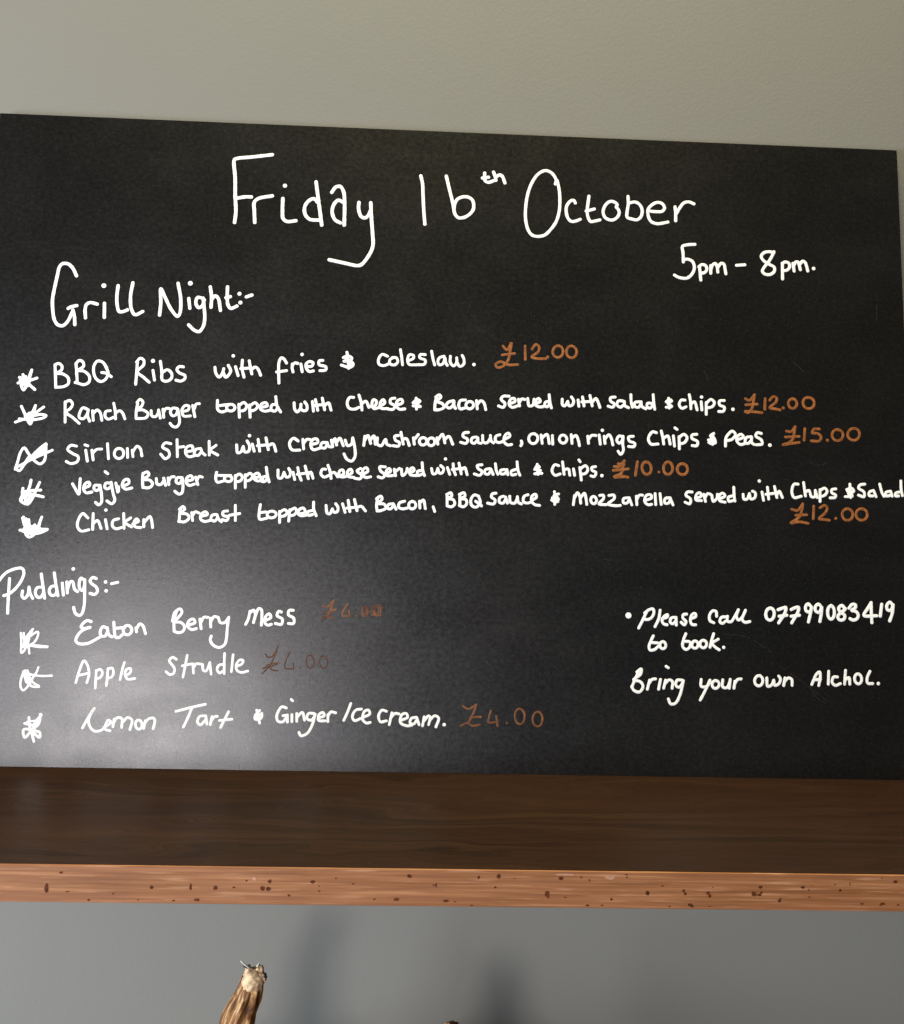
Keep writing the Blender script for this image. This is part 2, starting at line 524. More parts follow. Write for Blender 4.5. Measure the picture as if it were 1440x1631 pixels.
WRITING = [
    (340, 220, 300, 5.70, [
        ('handwritten_word', 'white handwritten "Friday"', M_WHITE,
         '450,127 310,143 168,160 158,172 166,300 167,450 172,560 162,645;180,460 240,450 290,450;316,645 313,560 313,490 345,462 450,442;d 547 364;531,462 528,560 533,615 560,637 630,632;795,490 770,464 735,475 700,520 700,580 735,620 815,628;785,335 797,430 812,540 828,665;905,415 935,375 970,370 995,410 1003,500 1000,665;990,490 955,475 920,510 908,570 930,625 970,648;1113,492 1110,540 1130,600 1160,610 1185,590 1203,550;1203,495 1207,600 1216,720 1218,830 1180,910 1130,968 1100,975 1000,955 885,930'),
    ]),
    (640, 240, 260, 5.30, [
        ('handwritten_word', 'white handwritten "16"', M_WHITE,
         '168,222 183,290 188,400 195,540 204,648;393,225 420,340 450,460 470,560 500,592 540,592 600,560 633,510 625,440 590,412 540,408 490,430 465,480 460,520'),
        ('handwritten_word', 'white handwritten "th"', M_WHITE,
         '732,198 730,240 735,265 760,280 820,262;712,242 765,235;810,190 825,230 830,262;830,235 860,215 885,225 910,285'),
    ]),
    (640, 240, 260, 5.00, [
        ('handwritten_word', 'white handwritten "October"', M_WHITE,
         '1355,295 1362,262 1330,205 1290,180 1255,178 1200,210 1150,280 1115,370 1095,480 1092,600 1115,700 1150,745 1200,757 1260,745 1310,700 1360,630 1388,540 1395,440 1388,340 1370,262;1531,462 1517,438 1488,445 1454,491 1452,548 1469,601 1498,625 1536,621 1574,606;1651,402 1642,472 1635,539 1647,597 1666,625 1704,621 1748,611;1627,534 1699,515;1892,496 1901,476 1872,452 1839,448 1800,476 1776,539 1796,592 1853,613 1897,592 1918,553 1911,520 1892,500;1996,404 1998,472 1988,539 1988,587 2031,604 2079,609 2113,577 2120,520 2098,476 2060,454 2007,462;2195,535 2252,539 2300,534 2318,505 2296,467 2252,457 2204,481 2173,520 2175,577 2199,625 2252,645 2300,640 2348,630;2411,496 2416,558 2416,618;2421,558 2449,510 2488,462 2531,452 2577,470'),
    ]),
    (1060, 370, 260, 4.90, [
        ('handwritten_word', 'white handwritten "5pm"', M_WHITE,
         '260,107 200,110 150,125 155,180 158,262;160,240 200,238 240,260 255,310 240,360 195,403 150,405 110,395 80,378;300,300 305,350 312,422;295,305 320,285 355,295 365,330 345,355 310,362;400,295 400,362;400,330 415,290 440,275 455,300 462,352;462,310 490,275 515,280 525,320 533,367'),
        ('dash', '', M_WHITE,
         '627,292 700,287'),
        ('handwritten_word', 'white handwritten "8pm."', M_WHITE,
         '955,182 920,172 870,180 845,210 860,245 910,280 960,310 960,345 925,372 880,370 855,345 870,310 910,260 940,210 957,172;1032,275 1032,340 1033,412;1030,275 1060,262 1090,275 1095,310 1070,335 1040,340;1125,275 1135,343;1130,300 1150,262 1170,262 1180,290 1190,330;1185,285 1210,255 1230,265 1245,300 1255,342;d 1307 320'),
    ]),
    (60, 400, 360, 5.40, [
        ('handwritten_word', 'white handwritten "Grill"', M_WHITE,
         '248,158 225,110 195,82 160,80 140,100 125,160 105,250 95,310 97,380 108,440 130,470 160,475 190,450 225,380;195,365 215,355 250,347;225,375 235,420 237,468;305,425 303,370 312,340 335,328 380,338;d 422 220 .75;426,332 425,422;513,220 505,290 508,350 520,385 545,385 572,374;607,202 592,290 598,370 620,405 670,385'),
        ('handwritten_word', 'white handwritten "Night:-"', M_WHITE,
         '777,408 785,330 785,240 815,300 850,370 890,415 905,400 912,310 895,205;d 973 205 .75;963,302 970,365;1050,300 1020,295 1008,330 1025,360 1048,350 1062,310;1055,300 1062,370 1065,430 1055,480 1030,512 1000,505 962,470;1100,228 1108,290 1105,358;1108,310 1130,285 1150,300 1165,378;1210,228 1208,290 1212,340 1230,365 1270,350;1200,297 1228,290;d 1286 272;d 1292 328;1330,292 1365,280'),
    ]),
    (0, 560, 320, 4.61, [
        ('star', 'scribbled white star left of "BBQ Ribs"', M_WHITE,
         '228,132 218,170 205,215 185,255 170,275 155,250 150,190;165,165 185,205 215,240 250,272;265,190 220,205 130,225;140,185 200,200 215,165 225,140;160,210 200,230 185,180;150,205 170,240 200,220 175,190;160,190 215,200 190,235 165,225;145,205 200,245'),
        ('handwritten_word', 'white handwritten "BBQ"', M_WHITE,
         '395,100 398,170 400,255;395,95 420,85 445,105 440,135 405,155 450,160 490,190 490,230 460,250 400,257;545,85 550,150 550,220 540,222;545,85 570,63 595,75 600,105 560,135 600,140 640,175 640,215 605,237 545,222;765,115 735,75 700,68 675,100 672,150 690,195 725,215 760,195 775,150 758,108;730,150 760,155 798,180'),
        ('handwritten_word', 'white handwritten "Ribs"', M_WHITE,
         '985,75 980,150 973,235;980,75 1005,48 1030,60 1030,95 985,145 1030,185 1070,220;d 1097 67 .75;1097,135 1108,205;1150,70 1160,140 1165,205 1200,212 1230,190 1230,155 1200,130 1165,150;1315,110 1285,108 1268,130 1290,155 1325,170 1325,195 1295,212 1262,205'),
    ]),
    (320, 530, 300, 4.70, [
        ('handwritten_word', 'white handwritten "with"', M_WHITE,
         '108,265 115,310 140,340 165,310 175,275;170,300 190,340 215,320 228,290 210,250;d 248 177;265,260 285,328;318,210 315,270 330,340;305,275 380,270;370,215 380,270 390,315;385,285 415,262 435,275 457,325'),
        ('handwritten_word', 'white handwritten "fries"', M_WHITE,
         '655,232 635,200 615,192 598,225 595,300 597,385;580,300 655,290;700,240 698,270 705,300;700,250 720,230 740,235;d 774 166;765,240 775,298;805,258 850,255 858,230 830,220 805,240 808,275 830,297 860,292;932,212 905,215 905,245 955,260 955,285 910,290'),
        ('and_sign', '', M_WHITE,
         '1090,190 1125,178 1155,195 1140,215 1095,218 1150,220 1165,245 1140,265 1075,248;1117,150 1125,200 1130,272;1110,200 1140,240'),
    ]),
    (580, 530, 360, 4.42, [
        ('handwritten_word', 'white handwritten "coleslaw."', M_WHITE,
         '150,150 115,138 92,170 95,200 125,210 160,197;190,158 165,172 165,198 195,205 215,185 205,160 180,158;232,108 240,160 245,205;280,180 315,162 315,145 290,140 278,165 285,200 325,205 352,203;390,140 358,140 355,160 390,175 385,200 350,205;430,118 440,170 450,205;510,150 480,160 470,185 480,205 505,195 515,160 520,190 530,208;550,150 550,190 570,212 590,190 590,160;590,185 610,215 635,200 635,165 625,145;d 700 203 .66'),
    ]),
    (580, 530, 360, 4.20, [
        ('price', 'orange price "£12.00"', M_ORANGE,
         '885,85 912,110 935,68;940,68 930,120 920,170 890,210 850,222 838,202 870,185 920,205 980,203;880,142 960,132;1026,85 1027,170;1070,105 1095,75 1115,90 1110,120 1068,155 1110,165 1160,165;d 1170 155 .6;o 1235 120 33 38;o 1322 122 33 38'),
    ]),
    (0, 620, 340, 4.42, [
        ('star', 'scribbled white star left of "Ranch Burger"', M_WHITE,
         '145,115 170,170 205,235 220,190 240,110;105,222 200,185 295,120;130,200 230,205 300,190 312,178 280,170 200,185;170,180 210,160 215,200;240,110 215,160 180,180'),
        ('handwritten_word', 'white handwritten "Ranch"', M_WHITE,
         '440,85 440,150 440,222;440,90 470,75 490,100 475,130 445,155 490,190 535,230;590,135 560,125 540,155 535,190 560,200 585,175 597,140;595,145 592,180 605,215;625,145 630,210;630,165 655,140 675,155 688,210;745,145 715,150 710,185 730,202 765,190;768,95 778,150 780,200;780,160 810,145 830,165 843,200'),
        ('handwritten_word', 'white handwritten "Burger"', M_WHITE,
         '930,95 920,145 918,195;925,90 945,68 965,85 955,115 920,140 965,140 1000,165 985,192 920,198;1020,145 1025,180 1050,185 1070,155 1070,140;1070,140 1082,195;1100,135 1105,190;1105,155 1120,130 1142,130;1195,130 1165,128 1150,155 1165,180 1190,170 1200,135;1200,135 1210,190 1210,230 1190,255 1165,250 1148,230;1235,150 1270,140 1275,115 1250,110 1228,140 1240,180 1285,180;1300,110 1315,185;1310,135 1325,100 1345,98'),
    ]),
    (330, 610, 350, 4.61, [
        ('handwritten_word', 'white handwritten "topped"', M_WHITE,
         '68,115 70,175 95,190 135,178;72,150 110,145 150,140;o 155 162 27 22;208,140 210,190 212,225;208,150 240,128 260,150 245,178 212,185;278,145 282,225;280,150 315,130 332,150 315,175 282,185;355,160 395,150 385,130 355,140 350,170 375,185 410,180;455,140 425,145 420,175 445,185 465,160;450,90 458,150 482,190'),
        ('handwritten_word', 'white handwritten "with"', M_WHITE,
         '570,130 575,175 590,190 612,165 615,140;612,165 625,180 650,180 655,150 640,125;690,122 697,185;710,110 725,180;705,148 775,140;755,100 770,175;770,150 795,130 812,178'),
        ('handwritten_word', 'white handwritten "Cheese"', M_WHITE,
         '960,95 935,95 918,130 930,165 965,172 995,160;995,80 1010,130 1015,178;1010,140 1040,120 1060,160;1065,155 1100,150 1110,120 1090,110 1080,145 1095,168 1130,160;1130,155 1165,130 1155,110 1135,130 1140,165 1185,168;1230,100 1205,105 1200,130 1230,150 1220,172 1185,172;1245,145 1280,130 1275,108 1250,115 1240,150 1260,172 1295,170'),
        ('and_sign', '', M_WHITE,
         '1350,130 1375,110 1395,120 1370,140 1398,155 1350,150;1370,100 1372,172;1360,125 1385,155'),
    ]),
    (660, 610, 340, 4.61, [
        ('handwritten_word', 'white handwritten "Bacon"', M_WHITE,
         '150,95 140,140 138,182;145,95 170,80 180,95 150,125 190,140 200,165 170,180 140,182;265,120 230,130 215,155 235,170 258,155 268,130;268,125 268,155 278,172;345,115 310,120 300,155 310,175 345,168;o 374 150 26 25;420,120 425,175;425,145 450,120 470,135 482,180'),
        ('handwritten_word', 'white handwritten "Served"', M_WHITE,
         '640,90 600,90 585,110 612,140 600,165 568,155;640,140 680,125 675,105 650,110 640,145 660,165 695,155;703,110 710,155;710,130 725,108 745,112;765,105 775,155 800,150 808,110;820,140 850,125 840,105 820,120 820,150 845,162 870,160;905,125 885,130 880,155 900,160 915,135;910,80 915,130 925,168'),
        ('handwritten_word', 'white handwritten "with"', M_WHITE,
         '998,110 1000,150 1015,155 1035,125;1035,125 1045,155 1065,150 1075,120 1060,95;1105,115 1110,158;1135,95 1145,155;1130,128 1200,125;1185,85 1200,155;1200,130 1225,105 1240,130 1252,165'),
    ]),
    (960, 610, 360, 4.51, [
        ('handwritten_word', 'white handwritten "Salad"', M_WHITE,
         '80,90 50,95 50,115 75,135 65,155 35,148;130,115 100,115 92,140 112,155 135,140;138,118 142,145 165,158;180,75 182,120 190,155;235,120 205,125 205,150 230,155 245,130;245,120 250,150 275,165;310,130 285,130 285,155 305,160 322,135;322,75 325,120 332,168'),
        ('and_sign', '', M_WHITE,
         '405,120 425,105 440,115 415,130 440,150 405,155;420,98 425,160;412,115 432,145'),
        ('handwritten_word', 'white handwritten "chips."', M_WHITE,
         '525,110 500,110 488,140 505,162 532,152;552,75 560,120 562,165;562,135 585,120 602,172;d 630 90;628,120 632,172;660,125 660,200;660,130 690,105 712,125 700,150 665,160;775,112 745,115 745,140 775,155 770,180 740,182;d 830 168 .66'),
    ]),
    (960, 610, 360, 4.32, [
        ('price', 'orange price "£12.00"', M_ORANGE,
         '910,100 935,112 965,78;968,75 960,120 950,165 925,190 908,182 940,182 1015,190;912,140 985,135;1035,100 1033,168;1065,110 1085,88 1108,95 1105,120 1065,158 1100,165 1130,172;d 1150 160;o 1210 132 27 31;o 1312 128 36 36'),
    ]),
    (0, 685, 370, 4.42, [
        ('star', 'scribbled white star left of "Sirloin Steak"', M_WHITE,
         '95,243 112,190 125,145 150,110 180,150 220,195 250,210 275,190 285,130 285,85;285,85 240,120 150,215 120,252 100,240;105,230 200,180 325,125;w6;225,155 260,120 285,90;275,120 220,165;230,140 270,130;w4;180,165 140,225'),
        ('handwritten_word', 'white handwritten "Sirloin"', M_WHITE,
         '475,100 440,95 420,120 450,145 485,165 480,195 440,208 412,195;527,92 545,98;532,125 542,192;570,125 578,185;575,145 600,120 630,118;667,85 673,178;o 738 145 29 32;790,115 792,170;820,125 825,165;825,135 850,100 870,115 880,160'),
        ('handwritten_word', 'white handwritten "Steak"', M_WHITE,
         '1060,85 1025,80 1008,105 1045,130 1050,160 1025,178 997,150;1098,60 1100,165;1100,108 1140,103;1150,135 1195,125 1190,98 1160,105 1150,140 1170,165 1205,160;1245,115 1215,120 1205,150 1228,158 1248,135;1245,115 1255,140 1272,155;1297,70 1298,155;1340,95 1305,125 1350,155'),
    ]),
    (360, 670, 360, 4.61, [
        ('handwritten_word', 'white handwritten "with"', M_WHITE,
         '68,155 75,205 95,200 110,165;110,165 120,200 145,195 150,160 135,130;d 150 96;168,150 180,195;205,120 215,195;200,160 265,155;255,110 270,185;270,160 300,148 318,195'),
        ('handwritten_word', 'white handwritten "creamy"', M_WHITE,
         '460,130 430,112 405,145 420,185 470,188;490,120 495,180;495,145 515,120 535,120;545,152 585,140 580,118 555,120 540,150 555,185 600,175;640,140 612,142 605,168 630,175 645,150;645,140 655,165 672,168;672,125 680,166;680,142 695,115 705,155;705,140 725,112 748,160;760,125 775,160 800,150 808,110;808,110 822,180 822,230 800,258 770,245 752,212'),
        ('handwritten_word', 'white handwritten "mushroom"', M_WHITE,
         '885,100 878,158;885,125 905,95 922,145;920,125 942,98 952,150;965,110 965,150 990,160 1012,125 1018,120 1025,150 1048,160;1100,95 1075,100 1080,125 1105,140 1100,162 1065,160;1115,75 1130,150;1125,120 1150,115 1168,158;1195,110 1200,150;1200,120 1225,90;o 1256 132 24 24;o 1308 135 23 25;1345,110 1350,150;1350,125 1380,88 1395,142;1395,120 1420,100 1445,150'),
    ]),
    (700, 670, 360, 4.51, [
        ('handwritten_word', 'white handwritten "sauce"', M_WHITE,
         '185,75 155,80 150,100 180,120 170,145 135,138;235,105 210,110 203,135 222,145 242,125;245,110 248,140 265,145;275,95 280,138 305,140 325,110;325,95 330,130 345,142;385,90 360,100 358,130 382,140 408,130;418,118 450,98 440,80 418,95 412,135 435,155 460,152'),
        ('comma', '', M_WHITE,
         '522,130 526,145 519,160'),
        ('handwritten_word', 'white handwritten "onion"', M_WHITE,
         'o 598 115 29 32;648,92 655,145;655,110 685,88 700,145;720,95 722,150;o 788 118 24 26;840,90 845,145;845,112 870,95 885,125 892,160'),
        ('handwritten_word', 'white handwritten "rings"', M_WHITE,
         '945,100 950,145;950,120 970,95 998,95;d 1038 62;1018,92 1025,150;1050,100 1055,145;1055,118 1080,90 1095,112 1105,155;1170,105 1145,98 1130,125 1145,145 1162,130 1170,105;1170,100 1168,150 1172,190 1155,215 1138,195;1235,100 1205,105 1210,130 1245,145 1240,165 1205,165'),
    ]),
    (1020, 670, 370, 4.61, [
        ('handwritten_word', 'white handwritten "Chips"', M_WHITE,
         '100,75 75,70 50,110 65,145 110,145;130,65 140,110 145,145;142,112 170,95 185,145;215,45 228,55;205,95 212,158;240,100 242,175;240,105 270,85 290,105 275,135 245,145;350,85 320,90 320,110 355,130 350,155 322,155'),
        ('and_sign', '', M_WHITE,
         '455,80 435,95 460,115 422,120;425,135 465,138 450,100 435,142;450,85 448,148;440,110 465,130'),
        ('handwritten_word', 'white handwritten "peas."', M_WHITE,
         '528,158 530,110 545,85 570,65 590,85 570,115 535,125;600,120 640,102 625,85 600,100 600,130 620,148 655,140;688,100 658,105 650,135 668,142 688,122;690,105 690,135 705,148;750,80 725,75 715,95 750,120 755,145 720,150;d 803 152 .66'),
    ]),
    (1020, 670, 370, 4.30, [
        ('price', 'orange price "£15.00"', M_ORANGE,
         '905,65 935,68 960,38;960,38 953,80 945,115 915,140 885,150 930,143 985,135;900,102 985,98;1020,50 1015,122;1110,52 1078,52 1065,75 1100,80 1120,100 1110,125 1060,125;d 1160 122 .6;o 1222 90 34 35;o 1322 85 37 37'),
    ]),
    (0, 740, 340, 4.61, [
        ('star', 'scribbled white star left of "Veggie Burger"', M_WHITE,
         '210,105 200,150 175,210 175,250 185,268 215,235 240,180 268,120;155,160 150,210 138,240 170,265;150,185 220,175 275,172;150,210 230,205 292,218;140,235 200,200 260,210;165,185 205,200 185,245'),
        ('handwritten_word', 'white handwritten "Veggie"', M_WHITE,
         '490,130 510,165 532,200 538,150 542,95;565,160 605,140 600,118 575,130 565,165 580,190 620,185;665,140 640,140 635,165 655,175 678,150;675,140 685,200 685,255 665,272 645,255;740,125 715,125 708,155 725,165 748,150;750,120 765,200 775,240 755,265 722,245;710,48 728,62;782,125 795,185;800,150 800,180;830,145 870,125 865,100 840,105 825,140 845,165 890,158'),
        ('handwritten_word', 'white handwritten "Burger"', M_WHITE,
         '965,60 962,110 965,155;965,60 995,50 1005,70 970,100 1010,105 1030,130 1010,155 965,155;1055,95 1060,130 1085,135 1105,110;1105,92 1118,140;1135,90 1140,135;1140,110 1155,85 1175,82;1225,88 1195,90 1190,120 1212,128 1230,98;1230,90 1235,150 1228,190 1208,200 1180,180;1260,110 1300,100 1290,75 1265,85 1255,115 1275,140 1312,132;1320,85 1335,135;1330,105 1345,80 1365,85'),
    ]),
    (330, 725, 360, 4.51, [
        ('handwritten_word', 'white handwritten "topped"', M_WHITE,
         '60,110 55,150 65,172 105,165;55,128 110,130 150,130;o 135 150 24 19;180,130 180,210;180,140 205,120 225,140 210,165 180,170;243,125 243,205;245,135 275,115 290,135 270,160 245,165;300,145 335,135 325,115 300,125 300,150 325,165 355,155;372,135 345,145 345,165 368,168 385,145;377,78 385,130 395,170'),
        ('handwritten_word', 'white handwritten "with"', M_WHITE,
         '452,95 455,145 475,145 490,110;490,110 505,140 525,135 530,105 520,85;548,110 558,155;578,80 585,120 600,160;575,122 650,112;625,70 645,150;642,125 660,108 675,148'),
        ('handwritten_word', 'white handwritten "cheese"', M_WHITE,
         '755,90 735,90 725,120 745,140 778,128;770,65 785,110 790,148;785,120 810,110 832,138;835,135 870,120 865,95 845,100 840,130 865,140 892,133;895,130 925,110 915,90 895,105 900,135 935,142;978,85 955,100 985,130 975,150 940,148;990,122 1025,102 1015,80 995,90 990,125 1010,142 1042,138'),
        ('handwritten_word', 'white handwritten "served"', M_WHITE,
         '1135,75 1100,75 1105,100 1132,125 1118,145 1090,138;1140,120 1170,102 1160,85 1142,100 1145,130 1182,130;1193,90 1200,130;1200,105 1225,85;1238,90 1245,130 1268,112 1275,85;1290,115 1320,97 1310,80 1292,95 1295,125 1332,130;1362,98 1340,105 1345,130 1368,122;1370,48 1375,100 1385,130'),
    ]),
    (670, 725, 440, 4.42, [
        ('handwritten_word', 'white handwritten "with"', M_WHITE,
         '57,70 65,98 80,95 90,70;90,70 100,95 115,90 120,70 105,55;d 130 20;140,65 152,100;170,45 172,75 182,102;165,75 225,68;200,42 212,98;212,78 230,65 243,102'),
        ('handwritten_word', 'white handwritten "Salad"', M_WHITE,
         '320,50 295,55 300,70 320,85 310,105 280,98;360,70 337,77 335,95 352,100 366,82;366,72 378,100;390,45 395,80 403,100;438,75 417,80 418,97 438,97 450,82;450,75 455,102;495,75 472,85 475,103 497,100;503,35 508,80 518,105'),
        ('and_sign', '', M_WHITE,
         '595,75 608,55 620,62 600,75 625,80 600,98;608,48 612,100;595,97 632,95'),
        ('handwritten_word', 'white handwritten "Chips."', M_WHITE,
         '720,55 700,50 685,80 700,105 728,98;740,35 748,100;745,78 770,72 778,105;797,72 803,105;825,25 832,35;830,65 838,130;832,72 860,55 872,75 860,95 838,100;912,60 892,65 895,80 914,90 905,112 888,108;d 945 107 .66'),
    ]),
    (670, 725, 440, 4.61, [
        ('price', 'orange price "£10.00"', M_ORANGE,
         '1010,60 1035,60 1062,30;1062,30 1055,60 1045,95 1010,112 1040,108 1080,115;1005,80 1083,72;1030,45 1060,50;1015,115 1065,112;1130,35 1120,105;o 1178 68 24 33;d 1243 88 .5;o 1290 68 24 33;o 1365 73 27 29'),
    ]),
    (0, 800, 400, 4.51, [
        ('star', 'scribbled white star left of "Chicken Breast"', M_WHITE,
         '135,85 145,140 150,185 170,200 200,180 240,85;115,160 200,155 272,155;150,95 175,150 200,130;130,165 180,180 230,175 270,158;135,110 170,170 215,160 230,110;150,140 220,140;145,125 190,165 230,150;130,90 140,130;165,100 170,150;150,115 215,170 225,125;140,150 225,168'),
        ('handwritten_word', 'white handwritten "Chicken"', M_WHITE,
         '505,90 475,65 450,100 445,140 465,165 510,158;535,65 532,155;535,122 560,105 580,150;d 608 45;605,100 615,152;680,95 650,105 645,135 665,152 697,145;710,65 712,150;750,90 718,115 755,142;762,125 795,108 785,95 770,110 775,140 808,145;825,100 825,140;828,115 860,82 870,105 875,145'),
        ('handwritten_word', 'white handwritten "Breast"', M_WHITE,
         '1035,40 1030,75 1028,110;1030,40 1050,25 1060,40 1035,60 1075,70 1085,90 1060,112 1025,110;1100,60 1105,105;1105,75 1120,55 1142,62;1155,80 1190,70 1180,55 1158,65 1150,95 1172,110 1203,105;1240,70 1217,75 1210,98 1232,108 1248,88;1245,72 1255,98 1270,112;1305,50 1280,55 1280,75 1310,85 1300,105 1275,100;1350,18 1350,105;1315,75 1375,65'),
    ]),
    (390, 770, 390, 4.51, [
        ('handwritten_word', 'white handwritten "topped"', M_WHITE,
         '92,125 85,170 88,210 130,205;85,172 125,168;o 158 183 27 20;205,165 205,230;205,170 235,155 250,170 235,190 210,195;265,155 258,222;262,165 295,145 305,165 290,185 262,190;318,180 355,170 345,145 320,155 315,180 335,190 370,185;395,160 370,168 375,188 398,183;405,110 405,150 420,190'),
        ('handwritten_word', 'white handwritten "with"', M_WHITE,
         '478,130 485,175 500,180 515,150;515,150 525,170 545,165 548,140 535,120;575,120 590,170;608,100 618,165;600,145 665,140;645,95 660,160;660,142 685,135 710,162'),
        ('handwritten_word', 'white handwritten "Bacon"', M_WHITE,
         '780,95 775,130 778,160;775,90 800,75 808,92 785,118 820,122 830,145 800,160 778,162;870,120 845,125 838,145 858,150 875,130;873,120 890,152;940,105 910,115 905,140 928,150 955,145;o 985 128 21 22;1028,105 1030,145;1030,115 1050,98 1062,148'),
        ('comma', '', M_WHITE,
         '1108,138 1117,165'),
        ('handwritten_word', 'white handwritten "BBQ"', M_WHITE,
         '1190,65 1190,130;1188,65 1212,55 1217,75 1195,90 1225,95 1235,120 1215,138 1190,132;1265,65 1265,125;1262,65 1290,55 1295,75 1270,90 1300,95 1305,120 1285,138 1262,130;1375,75 1350,68 1330,95 1335,130 1360,140 1385,115 1375,75;1358,105 1392,132'),
    ]),
    (750, 765, 350, 4.51, [
        ('handwritten_word', 'white handwritten "sauce"', M_WHITE,
         '165,85 140,90 135,110 160,130 150,155 110,150;215,105 190,115 188,145 212,150 228,125;228,110 240,150;255,105 260,145 288,150 305,115;305,108 312,145 332,155;375,95 350,105 345,140 368,150 398,142;400,130 430,112 425,92 400,105 400,140 420,160 450,165'),
        ('and_sign', '', M_WHITE,
         '575,90 545,100 570,115 530,130 570,140 560,120;548,75 555,120 550,158;535,115 545,140 575,125;560,100 540,125'),
        ('handwritten_word', 'white handwritten "Mozzarella"', M_WHITE,
         '680,100 672,160;680,115 700,82 715,110 720,150;720,115 745,85 755,120 760,158;o 805 130 19 24;845,100 868,98 870,120 840,155 888,160;905,100 938,98 940,120 900,155 950,167 980,165;1030,115 1002,120 1000,148 1022,150 1040,125;1038,115 1055,162;1085,105 1088,160;1088,125 1105,98 1125,98;1145,132 1185,115 1178,95 1150,100 1140,140 1160,160 1185,158;1208,88 1212,160;1240,88 1248,158;1300,115 1274,120 1272,150 1296,150 1308,125;1306,115 1325,162'),
    ]),
    (1080, 760, 360, 4.51, [
        ('handwritten_word', 'white handwritten "Served"', M_WHITE,
         '90,95 60,95 50,115 80,140 75,170 45,160;115,135 150,120 140,100 118,110 115,145 150,150;165,110 175,155;172,130 190,105 208,110;215,115 225,155 248,135 252,110;262,140 300,120 285,102 265,115 265,150 300,160;345,120 320,130 325,155 348,150;355,65 358,120 362,152'),
        ('handwritten_word', 'white handwritten "with"', M_WHITE,
         '415,110 420,140 440,140 455,105;455,105 465,140 490,130 492,100 475,90;d 518 25;535,95 545,148;570,65 578,140;560,110 640,100;615,60 630,130;630,115 645,90 665,130'),
        ('handwritten_word', 'white handwritten "Chips"', M_WHITE,
         '765,45 740,45 725,90 740,130 785,122;800,35 812,120;812,95 835,85 850,125 872,125 875,85;875,85 888,130;905,80 905,155;905,85 935,70 950,90 935,115 905,125;1005,75 980,80 980,100 1005,115 1000,130 970,132'),
        ('and_sign', '', M_WHITE,
         '1075,80 1105,70 1120,90 1085,105 1110,120 1065,125;1095,45 1100,130;1080,90 1108,110'),
        ('handwritten_word', 'white handwritten "Salad"', M_WHITE,
         '1190,45 1160,50 1150,70 1185,95 1185,125 1150,115;1245,85 1220,95 1218,118 1242,120;1248,90 1262,125;1285,45 1300,100 1312,122;1350,90 1325,98 1325,120 1348,118;1355,90 1365,122;1410,95 1387,102 1385,120 1405,120;1420,25 1422,80 1430,118'),
    ]),
    (1080, 760, 360, 4.32, [
        ('price', 'orange price "£12.00"', M_ORANGE,
         '725,205 762,212 795,172;795,170 788,215 772,255 720,292 770,285 830,295;750,243 820,240;865,185 862,265;905,195 935,180 950,195 940,225 900,265 935,270 965,275;d 1005 263 .55;o 1080 238 34 37;o 1170 238 36 37'),
    ]),
    (0, 890, 260, 4.80, [
        ('handwritten_word', 'white handwritten "Puddings:-"', M_WHITE,
         '85,175 80,250 75,330 68,480;-15,205 10,170 60,120 150,85 195,85 212,120 190,190 140,260 80,310 35,325;200,285 195,330 215,350 245,320 257,250;257,250 268,310 290,350;370,250 330,255 312,300 335,340 365,335 385,300;365,135 380,240 395,348;490,240 455,245 435,280 450,320 485,320 505,285;480,125 495,230 512,325;d 647 90;550,215 560,320;590,205 595,302;595,275 620,205 640,200 660,270 685,290;740,185 715,170 700,210 705,265 730,280 748,230;748,185 748,300 742,420 720,490 695,500 665,480 650,430;850,175 820,165 795,195 810,220 850,250 860,290 835,315 795,305;d 932 205;d 937 283;985,220 1040,208'),
        ('star', 'scribbled white star left of "Eaton Berry Mess"', M_WHITE,
         'w3.6;185,655 190,740 190,830 215,810 240,740 290,620;210,655 215,720 250,770 260,835;290,620 230,700 205,780;240,700 335,645 335,680 300,740 250,770 300,765 420,775;190,690 240,720 245,770;270,640 240,780;255,760 320,775 415,780;220,690 250,720'),
        ('handwritten_word', 'white handwritten "Eaton"', M_WHITE,
         '805,555 770,545 730,575 715,600 740,615 795,605;795,607 740,625 690,670 670,725 700,750 780,745 840,715 885,690;940,610 910,600 885,640 895,680 928,682 952,640;948,610 960,670 990,690;1005,560 1010,640 1020,690 1050,695 1085,665;1015,615 1065,610 1100,610;o 1125 630 38 42;1200,610 1205,645;1205,620 1235,575 1260,590 1285,660'),
    ]),
    (240, 950, 400, 4.60, [
        ('handwritten_word', 'white handwritten "Berry"', M_WHITE,
         '150,80 135,140 135,200;125,140 140,90 170,72 180,90 155,125 130,145 175,150 195,175 185,200 155,208 135,198;215,165 255,150 245,130 220,140 212,170 235,190 262,185;283,130 290,185;288,150 305,120 328,120;343,125 345,175;345,145 365,115 385,120;388,120 400,150 425,150 445,125;448,120 440,180 435,240 425,275 395,293 360,280 342,250 348,228'),
        ('handwritten_word', 'white handwritten "Mess"', M_WHITE,
         '570,85 560,130 545,160;570,95 590,78 600,100 590,150;595,130 620,70 635,75 638,120 635,165;655,140 690,120 680,100 660,115 655,150 670,165 692,160;750,90 735,85 725,110 755,130 750,160 715,155;818,80 795,80 790,105 820,125 820,155 790,155'),
    ]),
    (240, 950, 400, 2.90, [
        ('price', 'half rubbed-out orange price "£4.00"', M_FADED,
         '985,55 1010,62 1050,22;1050,22 1030,80 1005,120 978,140;990,100 1062,75;985,115 1055,125;1000,60 1040,60 1020,110;1130,45 1105,85 1100,110 1147,112;1138,85 1145,115;o 1230 85 18 30;o 1230 85 10 20;o 1300 80 20 32;o 1298 82 11 22;1262,90 1285,60;1265,60 1330,65;1270,105 1320,110;d 1180 110'),
    ]),
    (0, 1030, 280, 4.20, [
        ('star', 'scribbled white star left of "Apple Strudle"', M_WHITE,
